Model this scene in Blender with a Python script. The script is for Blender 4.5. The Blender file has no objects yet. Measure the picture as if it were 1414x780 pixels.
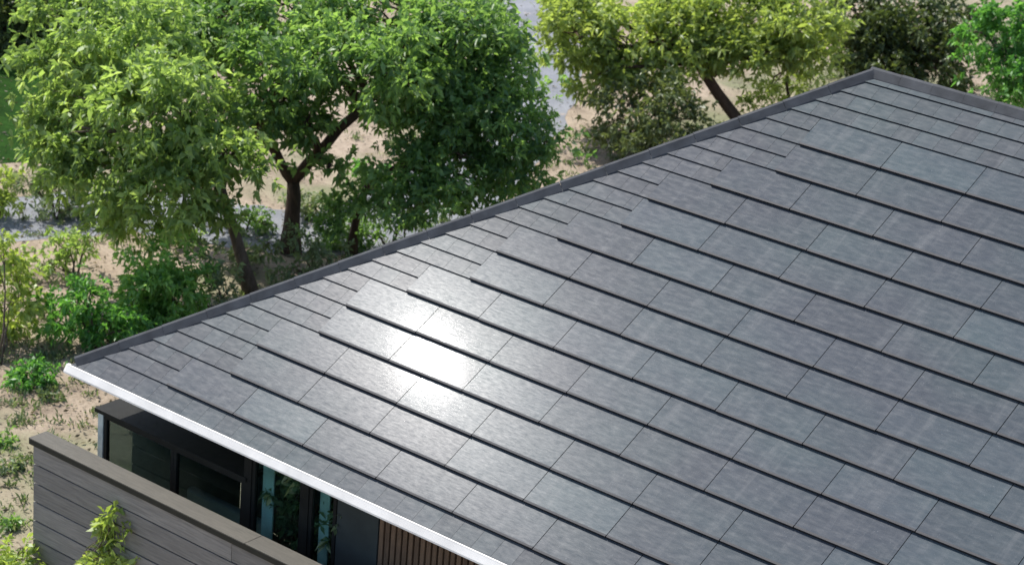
import bpy, math, random
import numpy as np
from mathutils import Vector, Matrix

random.seed(7)
RNG = np.random.default_rng(7)
scene = bpy.context.scene
COL = scene.collection
R = math.radians

# ------------------------------------------------------------------ camera
CAM_R = np.array([[0.7683206660, 0.6356606773, 0.0749590390],
                  [0.2849744536, -0.2348596364, -0.9293172289],
                  [-0.5731255665, 0.7353750435, -0.3615945665]])
CAM_C = np.array([21.85986489, -19.14589719, 12.65897914])
FPX = 3391.0
FWD = CAM_R[2]
FH = np.array([FWD[0], FWD[1], 0.0]); FH /= np.linalg.norm(FH)
GZ = -3.2                      # ground level; the eave is z = 0


def ray(px, py):
    d = CAM_R.T @ np.array([(px - 707) / FPX, (py - 390) / FPX, 1.0])
    return d / np.linalg.norm(d)


def ground_at(px, py, z=GZ):
    d = ray(px, py)
    return CAM_C + d * ((z - CAM_C[2]) / d[2])


def at(px, py, dh):
    """point of the vertical plane dh metres ahead of the viewpoint"""
    d = ray(px, py)
    return CAM_C + d * (dh / (d @ FH))


def dist_h(p):
    return float((np.array(p) - CAM_C) @ FH)


cam_data = bpy.data.cameras.new('camera')
cam = bpy.data.objects.new('camera', cam_data)
COL.objects.link(cam)
m = Matrix.Identity(4)
for i in range(3):
    m[i][0] = CAM_R[0][i]
    m[i][1] = -CAM_R[1][i]
    m[i][2] = -CAM_R[2][i]
    m[i][3] = CAM_C[i]
cam.matrix_world = m
cam_data.sensor_width = 36
cam_data.lens = FPX / 1414 * 36
cam_data.clip_start = 0.5
cam_data.clip_end = 2000
cam_data.dof.use_dof = True
cam_data.dof.focus_distance = 25.5
cam_data.dof.aperture_fstop = 2.4
scene.camera = cam

# ------------------------------------------------------------------ helpers


def tag(o, label=None, cat=None, group=None, kind=None):
    if label: o['label'] = label
    if cat: o['category'] = cat
    if group: o['group'] = group
    if kind: o['kind'] = kind
    return o


def empty(name, loc):
    o = bpy.data.objects.new(name, None)
    o.empty_display_size = 0.3
    o.location = loc
    COL.objects.link(o)
    return o


def adopt(o, parent):
    """parent keeps o where it stands in the world"""
    o.parent = parent
    off = Vector((0, 0, 0))
    q = parent
    while q is not None:
        if q.type == 'EMPTY':
            off = q.location.copy()
        q = q.parent
    o.matrix_parent_inverse = Matrix.Translation(-off) if parent.type == 'EMPTY' else Matrix.Identity(4)
    return o


class MB:
    def __init__(self):
        self.v, self.f, self.s, self.r, self.mi = [], [], [], [], []
        self.smooth = False

    def add(self, verts, faces, suv=None, rnd=0.0, mi=0):
        b = len(self.v)
        self.v += [tuple(float(c) for c in p) for p in verts]
        self.s += [tuple(float(c) for c in p) for p in (suv if suv is not None else verts)]
        self.r += [rnd] * len(verts)
        for f in faces:
            self.f.append(tuple(b + i for i in f))
            self.mi.append(mi)

    def box(self, x0, x1, y0, y1, z0, z1, rnd=0.0, mi=0):
        v = [(x0, y0, z0), (x1, y0, z0), (x1, y1, z0), (x0, y1, z0),
             (x0, y0, z1), (x1, y0, z1), (x1, y1, z1), (x0, y1, z1)]
        f = [(0, 3, 2, 1), (4, 5, 6, 7), (0, 1, 5, 4), (1, 2, 6, 5), (2, 3, 7, 6), (3, 0, 4, 7)]
        self.add(v, f, rnd=rnd, mi=mi)

    def tube(self, pts, rads, n=8, rough=0.0, cap=True):
        pts = [Vector(p) for p in pts]
        rings = []
        verts = []
        side = None
        for i, p in enumerate(pts):
            t = (pts[min(i + 1, len(pts) - 1)] - pts[max(i - 1, 0)]).normalized()
            if side is None:
                side = t.cross(Vector((0.3, 0.9, 0.2))).normalized()
            side = (side - t * side.dot(t)).normalized()
            up = t.cross(side)
            ring = []
            for k in range(n):
                a = 2 * math.pi * k / n
                r = rads[i] * (1 + rough * random.uniform(-1, 1))
                ring.append(len(verts))
                verts.append(p + side * math.cos(a) * r + up * math.sin(a) * r)
            rings.append(ring)
        faces = []
        for a, b in zip(rings, rings[1:]):
            for k in range(n):
                faces.append((a[k], a[(k + 1) % n], b[(k + 1) % n], b[k]))
        if cap:
            faces.append(tuple(reversed(rings[0])))
            faces.append(tuple(rings[-1]))
        self.add(verts, faces)

    def build(self, name, mats, parent=None, smooth=False, bevel=0.0):
        me = bpy.data.meshes.new(name)
        me.from_pydata(self.v, [], self.f)
        a = me.attributes.new('suv', 'FLOAT_VECTOR', 'POINT')
        a.data.foreach_set('vector', np.array(self.s, dtype=np.float32).ravel())
        a = me.attributes.new('rnd', 'FLOAT', 'POINT')
        a.data.foreach_set('value', np.array(self.r, dtype=np.float32))
        if not isinstance(mats, (list, tuple)): mats = [mats]
        for mt in mats: me.materials.append(mt)
        me.polygons.foreach_set('material_index', self.mi)
        if smooth: me.polygons.foreach_set('use_smooth', [True] * len(self.f))
        me.update()
        o = bpy.data.objects.new(name, me)
        COL.objects.link(o)
        if bevel:
            bm_ = o.modifiers.new('b', 'BEVEL')
            bm_.width = bevel; bm_.segments = 2; bm_.limit_method = 'ANGLE'
        if parent is not None: adopt(o, parent)
        return o


# ------------------------------------------------------------------ materials
class N:
    def __init__(self, name):
        self.m = bpy.data.materials.new(name)
        self.m.use_nodes = True
        self.t = self.m.node_tree
        self.t.nodes.clear()
        self.out = self.t.nodes.new('ShaderNodeOutputMaterial')

    def n(self, typ, props=None, **ins):
        nd = self.t.nodes.new(typ)
        for k, v in (props or {}).items(): setattr(nd, k, v)
        for k, v in ins.items():
            key = k.replace('_', ' ')
            sock = nd.inputs[int(k[1:])] if k[0] == 'i' and k[1:].isdigit() else nd.inputs[key]
            if isinstance(v, bpy.types.NodeSocket): self.t.links.new(v, sock)
            else: sock.default_value = v
        return nd

    def link(self, a, b): self.t.links.new(a, b)

    def surf(self, s): self.link(s, self.out.inputs['Surface'])

    def coords(self, kind='Object'):
        return self.n('ShaderNodeTexCoord').outputs[kind]

    def attr(self, name):
        return self.n('ShaderNodeAttribute', {'attribute_name': name})

    def mapping(self, vec, scale=(1, 1, 1), rot=(0, 0, 0), loc=(0, 0, 0)):
        nd = self.n('ShaderNodeMapping', None, Vector=vec)
        nd.inputs['Scale'].default_value = scale
        nd.inputs['Rotation'].default_value = rot
        nd.inputs['Location'].default_value = loc
        return nd.outputs[0]

    def noise(self, vec, scale, detail=4, rough=0.55, dist=0.0):
        return self.n('ShaderNodeTexNoise', None, Vector=vec, Scale=scale, Detail=detail, Roughness=rough, Distortion=dist).outputs['Fac']

    def ramp(self, fac, stops, interp='LINEAR'):
        nd = self.n('ShaderNodeValToRGB', None, Fac=fac)
        cr = nd.color_ramp
        cr.interpolation = interp
        while len(cr.elements) < len(stops): cr.elements.new(0.5)
        for e, (p, c) in zip(cr.elements, stops):
            e.position = p
            e.color = (*c, 1) if len(c) == 3 else c
        return nd.outputs['Color']

    def math(self, op, a, b=0.0, clamp=False):
        return self.n('ShaderNodeMath', {'operation': op, 'use_clamp': clamp}, i0=a, i1=b).outputs[0]

    def mix(self, fac, a, b, blend='MIX'):
        nd = self.t.nodes.new('ShaderNodeMix')
        nd.data_type = 'RGBA'; nd.blend_type = blend
        for s, v in ((nd.inputs[0], fac), (nd.inputs[6], a), (nd.inputs[7], b)):
            if isinstance(v, bpy.types.NodeSocket): self.link(v, s)
            else: s.default_value = v if not isinstance(v, tuple) else ((*v, 1) if len(v) == 3 else v)
        return nd.outputs[2]

    def bump(self, h, strength=0.3, dist=0.01):
        return self.n('ShaderNodeBump', None, Strength=strength, Distance=dist, Height=h).outputs[0]

    def principled(self, **k):
        nd = self.n('ShaderNodeBsdfPrincipled')
        for kk, v in k.items():
            s = nd.inputs[kk.replace('_', ' ')]
            if isinstance(v, bpy.types.NodeSocket): self.link(v, s)
            elif isinstance(v, tuple): s.default_value = (*v, 1) if len(v) == 3 else v
            else: s.default_value = v
        self.surf(nd.outputs[0])
        return nd


def simple(name, col, rough=0.6, var=0.15, scale=6, metallic=0.0, bump=0.0, kind='Object', spec=None):
    n = N(name)
    c = n.coords(kind)
    f = n.noise(c, scale, 5)
    a = tuple(x * (1 - var) for x in col); b = tuple(min(1, x * (1 + var)) for x in col)
    k = dict(Base_Color=n.ramp(f, [(0.3, a), (0.7, b)]), Roughness=rough, Metallic=metallic)
    if bump: k['Normal'] = n.bump(n.noise(c, scale * 6, 4), bump, 0.01)
    if spec is not None: k['Specular_IOR_Level'] = spec
    n.principled(**k)
    return n.m


def mat_tile(name, purple, teal, coat):
    n = N(name)
    s = n.attr('suv').outputs['Vector']
    r = n.attr('rnd').outputs['Fac']
    off = n.n('ShaderNodeCombineXYZ', None, X=n.math('MULTIPLY', r, 37.0), Y=n.math('MULTIPLY', r, 11.0), Z=0.0).outputs[0]
    s2 = n.n('ShaderNodeVectorMath', {'operation': 'ADD'}, i0=s, i1=off).outputs[0]
    streak = n.noise(n.mapping(s2, (2.2, 26, 1)), 1.6, 6, 0.65, 0.4)
    fine = n.noise(n.mapping(s2, (16, 60, 1)), 2.0, 5, 0.7, 0.3)
    cloud = n.noise(n.mapping(s, (0.45, 0.6, 1)), 1.0, 3, 0.5)
    tone = n.math('ADD', n.math('MULTIPLY', cloud, 0.88), n.math('MULTIPLY', r, 0.12))
    col = n.ramp(tone, [(0.38, purple), (0.66, teal)])
    lum = n.math('ADD', n.math('MULTIPLY', streak, 0.55), n.math('MULTIPLY', fine, 0.45))
    lumc = n.ramp(lum, [(0.28, (0.80, 0.80, 0.80)), (0.5, (1, 1, 1)), (0.75, (1.16, 1.16, 1.16))])
    col = n.mix(1.0, col, lumc, 'MULTIPLY')
    rv = n.math('ADD', n.math('MULTIPLY', r, 0.20), 0.90)
    col = n.mix(1.0, col, n.n('ShaderNodeCombineColor', None, Red=rv, Green=rv, Blue=rv).outputs[0], 'MULTIPLY')
    # rain streaks running down the slope
    rs = n.noise(n.mapping(s, (3.5, 0.35, 1)), 1.5, 5, 0.65, 0.2)
    col = n.mix(n.ramp(rs, [(0.52, (0, 0, 0)), (0.72, (0.34, 0.34, 0.34))]), col, (0.115, 0.12, 0.125))
    # dust and lichen specks
    dust = n.noise(n.mapping(s, (1, 1, 1)), 55, 3, 0.6)
    col = n.mix(n.ramp(dust, [(0.66, (0, 0, 0)), (0.78, (0.5, 0.5, 0.5))]), col, (0.26, 0.26, 0.27))
    h = n.math('ADD', n.math('MULTIPLY', streak, 0.6), n.math('MULTIPLY', fine, 0.5))
    bmp = n.bump(h, 0.30, 0.004)
    rough = n.ramp(n.noise(n.mapping(s2, (3, 9, 1)), 2, 3), [(0.3, (0.62, 0.62, 0.62)), (0.7, (0.8, 0.8, 0.8))])
    cw = n.math('MULTIPLY', n.ramp(n.noise(n.mapping(s2, (5, 22, 1)), 2, 4, 0.7), [(0.3, (0.5, 0.5, 0.5)), (0.7, (1.4, 1.4, 1.4))]), coat)
    pb_ = n.principled(Base_Color=col, Roughness=rough, Normal=bmp, IOR=1.5, Specular_IOR_Level=0.25,
                       Coat_Weight=cw, Coat_Roughness=0.205, Coat_IOR=1.5)
    core = n.n('ShaderNodeBsdfGlossy', None, Roughness=0.045, Normal=n.bump(h, 0.05, 0.004))
    n.surf(n.n('ShaderNodeMixShader', None, i0=0.00015, i1=pb_.outputs[0], i2=core.outputs[0]).outputs[0])
    return n.m


def mat_planks(name, base, dark, vec_scale, bump=0.35):
    n = N(name)
    c = n.coords('Object')
    r = n.attr('rnd').outputs['Fac']
    off = n.n('ShaderNodeCombineXYZ', None, X=n.math('MULTIPLY', r, 23.0), Y=0.0, Z=n.math('MULTIPLY', r, 7.0)).outputs[0]
    c2 = n.n('ShaderNodeVectorMath', {'operation': 'ADD'}, i0=c, i1=off).outputs[0]
    g = n.noise(n.mapping(c2, vec_scale), 3.0, 6, 0.65, 0.8)
    w = n.noise(c2, 1.3, 3)
    col = n.ramp(g, [(0.25, dark), (0.62, base)])
    col = n.mix(n.math('MULTIPLY', w, 0.5), col, tuple(x * 0.6 for x in base))
    rv = n.math('ADD', n.math('MULTIPLY', r, 0.35), 0.82)
    col = n.mix(1.0, col, n.n('ShaderNodeCombineColor', None, Red=rv, Green=rv, Blue=rv).outputs[0], 'MULTIPLY')
    n.principled(Base_Color=col, Roughness=0.8, Normal=n.bump(g, bump, 0.01))
    return n.m


def mat_leaf(name, dark, light, trans=0.35, tip=None, rough=0.42):
    n = N(name)
    r = n.attr('rnd').outputs['Fac']
    c = n.coords('Object')
    cl = n.noise(c, 0.9, 2)
    f = n.math('ADD', n.math('MULTIPLY', r, 0.6), n.math('MULTIPLY', cl, 0.4))
    stops = [(0.22, dark), (0.72, light)]
    if tip: stops.append((0.93, tip))
    col = n.ramp(f, stops)
    bs = n.n('ShaderNodeBsdfPrincipled')
    n.link(col, bs.inputs['Base Color'])
    bs.inputs['Roughness'].default_value = rough
    bs.inputs['IOR'].default_value = 1.45
    tcol = n.mix(1.0, col, (1.45, 1.5, 0.7), 'MULTIPLY')
    tr = n.n('ShaderNodeBsdfTranslucent', None, Color=tcol)
    mx = n.n('ShaderNodeMixShader', None, i0=trans, i1=bs.outputs[0], i2=tr.outputs[0])
    n.surf(mx.outputs[0])
    return n.m


def mat_bark(name, a, b):
    n = N(name)
    c = n.coords('Object')
    g = n.noise(n.mapping(c, (9, 9, 2.5)), 1.6, 6, 0.7, 0.5)
    n.principled(Base_Color=n.ramp(g, [(0.3, a), (0.7, b)]), Roughness=0.9, Normal=n.bump(g, 0.8, 0.03))
    return n.m


def mat_ground():
    n = N('sandy_soil')
    c = n.coords('Object')
    big = n.noise(c, 0.22, 4, 0.6, 0.3)
    mid = n.noise(c, 1.4, 6, 0.65)
    fine = n.noise(c, 14, 5, 0.75)
    col = n.ramp(mid, [(0.28, (0.13, 0.098, 0.066)), (0.46, (0.25, 0.195, 0.138)), (0.72, (0.37, 0.30, 0.222))])
    grass = n.ramp(n.math('ADD', big, n.math('MULTIPLY', fine, 0.12)), [(0.56, (0, 0, 0)), (0.68, (0.75, 0.75, 0.75))])
    col = n.mix(grass, col, (0.13, 0.15, 0.065))
    pink = n.ramp(n.noise(c, 0.55, 3), [(0.52, (0, 0, 0)), (0.7, (0.5, 0.5, 0.5))])
    col = n.mix(pink, col, (0.33, 0.25, 0.19))
    sp = n.ramp(fine, [(0.33, (0.62, 0.59, 0.54)), (0.5, (1, 1, 1)), (0.75, (1.18, 1.16, 1.12))])
    col = n.mix(1.0, col, sp, 'MULTIPLY')
    n.principled(Base_Color=col, Roughness=0.95, Normal=n.bump(fine, 0.5, 0.03))
    return n.m


def mat_path():
    n = N('path_asphalt')
    c = n.coords('Object')
    f = n.noise(c, 30, 4, 0.7); g = n.noise(c, 0.8, 4)
    col = n.ramp(g, [(0.3, (0.13, 0.137, 0.152)), (0.7, (0.22, 0.225, 0.24))])
    col = n.mix(1.0, col, n.ramp(f, [(0.3, (0.7, 0.7, 0.7)), (0.7, (1.2, 1.2, 1.2))]), 'MULTIPLY')
    leafy = n.ramp(n.noise(c, 2.6, 5, 0.7), [(0.62, (0, 0, 0)), (0.72, (0.7, 0.7, 0.7))])
    col = n.mix(leafy, col, (0.36, 0.28, 0.20))
    n.principled(Base_Color=col, Roughness=0.85, Normal=n.bump(f, 0.3, 0.01))
    return n.m


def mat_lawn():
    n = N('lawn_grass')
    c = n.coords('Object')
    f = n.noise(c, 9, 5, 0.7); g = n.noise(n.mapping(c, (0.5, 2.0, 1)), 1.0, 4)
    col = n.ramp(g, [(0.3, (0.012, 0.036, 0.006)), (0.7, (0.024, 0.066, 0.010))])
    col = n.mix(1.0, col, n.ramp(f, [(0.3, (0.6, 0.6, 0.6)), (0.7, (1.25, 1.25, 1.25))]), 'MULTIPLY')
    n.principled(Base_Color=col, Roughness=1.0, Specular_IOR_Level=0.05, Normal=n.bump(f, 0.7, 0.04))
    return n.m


def mat_glass():
    n = N('window_glass')
    fc = n.n('ShaderNodeLayerWeight', None, Blend=0.5).outputs['Facing']
    fr = n.math('ADD', n.math('MULTIPLY', n.math('POWER', fc, 4.0), 0.9), 0.05, True)
    tr = n.n('ShaderNodeBsdfTransparent', None, Color=(0.80, 0.90, 0.875, 1))
    gl = n.n('ShaderNodeBsdfGlossy', None, Color=(0.75, 0.95, 0.92, 1), Roughness=0.02)
    n.surf(n.n('ShaderNodeMixShader', None, i0=fr, i1=tr.outputs[0], i2=gl.outputs[0]).outputs[0])
    return n.m


M = {
    'solar': mat_tile('solar_tile_glass', (0.034, 0.043, 0.056), (0.036, 0.054, 0.063), 0.029),
    'tile': mat_tile('slate_concrete_tile', (0.042, 0.048, 0.058), (0.042, 0.058, 0.064), 0.022),
    'edge': simple('tile_edge_black', (0.012, 0.013, 0.017), 0.7, 0.3, 20),
    'deck': simple('roof_underlay', (0.02, 0.02, 0.022), 0.9),
    'cap': simple('ridge_cap_paint', (0.052, 0.055, 0.060), 0.75, 0.3, 4, bump=0.15, spec=0.2),
    'white': simple('gutter_white_paint', (0.60, 0.58, 0.545), 0.45, 0.12, 3),
    'soffit': simple('soffit_grey', (0.30, 0.29, 0.27), 0.7),
    'dark': simple('dark_aluminium', (0.016, 0.016, 0.014), 0.7, 0.2, 8, spec=0.15),
    'render': simple('grey_cladding', (0.045, 0.052, 0.050), 0.7, 0.15, 3, bump=0.1, spec=0.2),
    'post': simple('weathered_grey_post', (0.52, 0.55, 0.50), 0.7, 0.2, 9, bump=0.2),
    'plank': mat_planks('weathered_grey_boards', (0.26, 0.24, 0.215), (0.105, 0.097, 0.088), (0.8, 8, 14)),
    'coping': mat_planks('coping_boards', (0.085, 0.077, 0.060), (0.04, 0.037, 0.028), (1.2, 14, 10)),
    'batten': mat_planks('cedar_battens', (0.20, 0.12, 0.07), (0.06, 0.034, 0.02), (12, 12, 1.2)),
    'interior': simple('interior_wall', (0.16, 0.20, 0.175), 0.8),
    'floor': simple('interior_floor', (0.16, 0.12, 0.08), 0.5, 0.3, 3),
    'reflection_cloth': simple('teal_reflection_cloth', (0.55, 0.68, 0.64), 0.85, 0.2, 4),
    'cushion': simple('pale_grey_fabric', (0.42, 0.42, 0.42), 0.9, 0.1, 10),
    'wood': simple('brown_wood', (0.13, 0.065, 0.03), 0.5, 0.4, 7),
    'coping_shadow': simple('coping_shadow_brown', (0.022, 0.020, 0.012), 0.9, 0.3, 6),
    'pot': simple('pale_pot', (0.35, 0.33, 0.3), 0.6),
    'ground': mat_ground(), 'path': mat_path(), 'lawn': mat_lawn(), 'glass': mat_glass(),
    'bark': mat_bark('grey_brown_bark', (0.055, 0.037, 0.025), (0.19, 0.14, 0.10)),
    'bark2': mat_bark('red_brown_bark', (0.035, 0.02, 0.014), (0.12, 0.07, 0.045)),
}
LEAF = {
    'bright': mat_leaf('leaf_bright', (0.105, 0.175, 0.060), (0.34, 0.45, 0.17), 0.54, (0.48, 0.56, 0.32)),
    'mid': mat_leaf('leaf_mid', (0.075, 0.150, 0.060), (0.25, 0.38, 0.13), 0.52, (0.40, 0.50, 0.26)),
    'deep': mat_leaf('leaf_deep', (0.066, 0.140, 0.056), (0.22, 0.36, 0.12), 0.5, (0.30, 0.39, 0.19)),
    'olive': mat_leaf('leaf_olive', (0.120, 0.165, 0.045), (0.38, 0.46, 0.15), 0.5, (0.46, 0.46, 0.20)),
    'dusk': mat_leaf('leaf_grey_green', (0.060, 0.082, 0.034), (0.19, 0.23, 0.095), 0.30, (0.27, 0.25, 0.15)),
    'dark': mat_leaf('leaf_dark', (0.030, 0.050, 0.020), (0.13, 0.17, 0.055), 0.30, (0.17, 0.19, 0.07)),
    'lime': mat_leaf('leaf_lime', (0.18, 0.26, 0.060), (0.42, 0.50, 0.15), 0.44, (0.48, 0.50, 0.22)),
    'fresh': mat_leaf('leaf_fresh', (0.050, 0.15, 0.040), (0.15, 0.34, 0.085), 0.52, (0.30, 0.46, 0.18)),
    'glow': mat_leaf('leaf_glow', (0.10, 0.24, 0.06), (0.30, 0.50, 0.15), 0.5, (0.45, 0.60, 0.28)),
    'dry': mat_leaf('leaf_dry', (0.10, 0.085, 0.055), (0.22, 0.19, 0.13), 0.2, (0.32, 0.28, 0.21), 0.7),
    'sage': mat_leaf('leaf_sage', (0.09, 0.13, 0.065), (0.22, 0.28, 0.15), 0.3, (0.34, 0.37, 0.24), 0.6),
}

# ------------------------------------------------------------------ foliage


def leaf_mesh(name, pos, direc, length, width, mat, parent=None, rnd=None, droop=0.25):
    """many separate folded leaves in one mesh: pos, direc (n,3)"""
    n = len(pos)
    d = direc / np.linalg.norm(direc, axis=1, keepdims=True)
    rv = RNG.normal(size=(n, 3))
    side = np.cross(d, rv); side /= np.linalg.norm(side, axis=1, keepdims=True)
    nor = np.cross(side, d)
    L = length[:, None]; W = width[:, None]
    base = pos
    mid = pos + d * L * 0.5 + nor * L * 0.06
    tip = pos + d * L + np.array([0, 0, -1]) * L * droop
    a = mid + side * W * 0.5 + nor * W * 0.15
    b = mid - side * W * 0.5 + nor * W * 0.15
    v = np.stack([base, a, tip, b], axis=1).reshape(-1, 3)
    me = bpy.data.meshes.new(name)
    me.vertices.add(4 * n)
    me.vertices.foreach_set('co', v.astype(np.float32).ravel())
    idx = np.arange(4 * n).reshape(n, 4)
    tris = np.concatenate([idx[:, [0, 1, 2]], idx[:, [0, 2, 3]]], axis=1).reshape(-1)
    me.loops.add(6 * n)
    me.loops.foreach_set('vertex_index', tris.astype(np.int32))
    me.polygons.add(2 * n)
    me.polygons.foreach_set('loop_start', np.arange(0, 6 * n, 3, dtype=np.int32))
    me.polygons.foreach_set('loop_total', np.full(2 * n, 3, dtype=np.int32))
    me.update(calc_edges=True)
    at_ = me.attributes.new('rnd', 'FLOAT', 'POINT')
    if rnd is None: rnd = RNG.random(n)
    at_.data.foreach_set('value', np.repeat(rnd, 4).astype(np.float32))
    me.materials.append(mat)
    o = bpy.data.objects.new(name, me)
    COL.objects.link(o)
    if parent is not None: adopt(o, parent)
    return o


def foliage_points(lobes, sprigs_per_m2, clump=0.34, per=7, hollow=0.55, k_=1.0):
    """lobes: (centre, (rx,ry,rz)); leaves grow in whorls on sprigs, sprigs gather in clumps on the outer part of each lobe"""
    P, D, S = [], [], []
    clumps_out = []
    for c, r in lobes:
        c = np.array(c); r = np.array(r)
        area = 4 * math.pi * (np.prod(r) ** (2 / 3))
        nclump = max(5, int(area / (clump * clump * 3.0)))
        u = RNG.normal(size=(nclump, 3)); u /= np.linalg.norm(u, axis=1, keepdims=True)
        rad = hollow + (1.12 - hollow) * RNG.random(nclump) ** 0.7
        cc = c + u * r * rad[:, None]
        clumps_out.append((c, cc))
        nsp = max(3, int(area * sprigs_per_m2 / nclump))
        ct = RNG.random(nclump)
        cs = clump * (0.55 + 0.9 * RNG.random(nclump))
        for k in range(nclump):
            q = RNG.normal(size=(nsp, 3)) * np.array([0.55, 0.55, 0.38]) * cs[k]
            sp = cc[k] + q
            out = q / (np.linalg.norm(q, axis=1, keepdims=True) + 1e-6) * 0.8 + u[k] * 0.6 + np.array([0, 0, 0.35])
            P.append(sp); D.append(out); S.append(np.full(nsp, ct[k]))
    P = np.concatenate(P); D = np.concatenate(D); S = np.concatenate(S)
    n = len(P)
    P = np.repeat(P, per, axis=0); D = np.repeat(D, per, axis=0); S = np.repeat(S, per)
    rnd = RNG.normal(size=(n * per, 3)) * 0.75
    D = D / np.linalg.norm(D, axis=1, keepdims=True) * 0.6 + rnd + np.array([0, 0, -0.12])
    P = P + RNG.normal(size=P.shape) * 0.02
    rn = np.clip(S * 0.55 + RNG.random(n * per) * 0.5, 0, 1)
    return P, D, rn, clumps_out


def wobble(a, b, n, amp):
    a = np.array(a, float); b = np.array(b, float)
    L = np.linalg.norm(b - a)
    pts = []
    off = np.zeros(3)
    for i in range(n + 1):
        t = i / n
        if 0 < i < n: off = off * 0.5 + RNG.normal(size=3) * amp * L
        else: off = np.zeros(3)
        sag = np.array([0, 0, math.sin(t * math.pi) * 0.06 * L])
        pts.append(a + (b - a) * t + off + sag)
    return pts


def tree(name, label, cat, trunk, trad, lobes, leaf, group=None, dens=26, leafL=0.168, bark='bark', forks=None, per=7,
         clump=0.34, secondary=None, hollow=0.55):
    """trunk: list of world points base->fork; lobes: [(centre, radii)]"""
    base = np.array(trunk[0])
    root = empty(name, tuple(base))
    tag(root, label, cat, group)
    P, D, rn, cl = foliage_points(lobes, dens * 2.0, clump, per, hollow)
    keep = P[:, 2] > GZ + 0.05
    P, D, rn = P[keep], D[keep], rn[keep]
    L = leafL * (0.45 + 0.95 * RNG.random(len(P)))
    leaf_mesh('crown', P, D, L, L * (0.34 + 0.16 * RNG.random(len(P))), LEAF[leaf], root, rn)
    tb = MB()
    nt = len(trunk)
    rads = [trad * (1.35 if i == 0 else 1.0) * (1 - 0.35 * i / (nt - 1)) for i in range(nt)]
    tb.tube(trunk, rads, 10, 0.10)
    starts = [np.array(trunk[-1])] + ([np.array(p) for p in forks] if forks else [])
    for f_ in (forks or []):
        lb = wobble(trunk[-1], f_, 5, 0.02)
        tb.tube(lb, [trad * (0.62 - 0.03 * i) for i in range(6)], 8, 0.08)
    for c, cc in cl:
        s = min(starts, key=lambda q: np.linalg.norm(q - c) + (0.8 if q[2] > c[2] + 0.3 else 0))
        limb = wobble(s, c, 6, 0.05)
        r0 = trad * 0.55
        tb.tube(limb, [r0 * (1 - 0.72 * i / 6) for i in range(7)], 7, 0.08)
        pick = RNG.permutation(len(cc))[:min(len(cc), 9)]
        for k in pick:
            st = limb[int(RNG.integers(3, 7))]
            tw = wobble(st, cc[k], 3, 0.08)
            tb.tube(tw, [r0 * 0.24, r0 * 0.18, r0 * 0.12, r0 * 0.06], 5)
    tb.build('trunk', M[bark], root, smooth=True)
    return root


def lobe(px, py, dh, rx, ry, rd=None):
    """crown lobe: centre given by sight line and distance, radii in photo pixels"""
    c = at(px, py, dh)
    k = np.linalg.norm(c - CAM_C) / FPX
    rx, ry = rx * k, ry * k
    rd = rx * 0.9 if rd is None else rd
    return (c, ((rx + rd) / 2, (rx + rd) / 2, ry))


# ------------------------------------------------------------------ setting
def sheet(name, pts, z, mat, label, subdiv=False):
    b = MB()
    b.add([(p[0], p[1], z) for p in pts], [tuple(range(len(pts)))])
    o = b.build(name, mat)
    tag(o, label, None, None, 'structure')
    return o


# ground with gentle unevenness away from the house
gb = MB()
nx = 150
ext = 620.0
g = np.linspace(-1, 1, nx)
gx = np.sign(g) * (np.abs(g) ** 2.2) * ext
verts = []
for yy in gx:
    for xx in gx:
        X, Y = xx - 6, yy + 12
        d = math.hypot(X - 8, Y - 8)
        h = 0.0 if d < 60 else min(6.0, (d - 60) * 0.012) * (1 + 0.5 * math.sin(X * 0.02) * math.cos(Y * 0.017))
        verts.append((X, Y, GZ + h))
faces = [(i * nx + j, i * nx + j + 1, (i + 1) * nx + j + 1, (i + 1) * nx + j) for i in range(nx - 1) for j in range(nx - 1)]
gb.add(verts, faces)
tag(gb.build('ground', M['ground'], smooth=True), 'sandy tan ground with leaf litter around the house', None, None, 'structure')


def strip(name, pts, width, z, mat, label):
    pts = [np.array(p[:2]) for p in pts]
    # Catmull-Rom
    out = []
    for i in range(len(pts) - 1):
        p0 = pts[max(i - 1, 0)]; p1 = pts[i]; p2 = pts[i + 1]; p3 = pts[min(i + 2, len(pts) - 1)]
        for k in range(10):
            t = k / 10
            out.append(0.5 * ((2 * p1) + (-p0 + p2) * t + (2 * p0 - 5 * p1 + 4 * p2 - p3) * t * t + (-p0 + 3 * p1 - 3 * p2 + p3) * t ** 3))
    out.append(pts[-1])
    L, Rr = [], []
    for i, p in enumerate(out):
        t = out[min(i + 1, len(out) - 1)] - out[max(i - 1, 0)]
        t = t / np.linalg.norm(t); nn = np.array([-t[1], t[0]])
        w = width * (0.5 + 0.03 * math.sin(i * 1.7) + 0.02 * math.sin(i * 4.1))
        L.append((*(p + nn * w), z)); Rr.append((*(p - nn * w), z))
    b = MB()
    n_ = len(out)
    b.add(L + Rr, [(i, i + n_, i + n_ + 1, i + 1) for i in range(n_ - 1)])
    return tag(b.build(name, mat), label, None, None, 'structure')


strip('path', [ground_at(*q) for q in ((-500, 300), (-60, 305), (180, 292), (330, 312), (480, 318), (620, 262), (705, 165), (745, 62), (765, -60), (790, -260))],
      2.3, GZ + 0.004, M['path'], 'grey-blue footpath winding behind the trees')
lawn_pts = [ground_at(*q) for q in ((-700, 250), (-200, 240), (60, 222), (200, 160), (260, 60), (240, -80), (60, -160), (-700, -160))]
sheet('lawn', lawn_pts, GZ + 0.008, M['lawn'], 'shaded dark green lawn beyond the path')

# ------------------------------------------------------------------ house
TH = R(31.61923587583364)
CT, ST = math.cos(TH), math.sin(TH)
E = 0.5                       # course spacing of the solar tiles
V0 = 0.4699                   # eave in course units
SL = 8.19                     # slope length
RX0, RIDGE_Z = SL * CT, SL * ST
EAVE_LEN = 22.0
TILEW = 2.345346 * E

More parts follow.
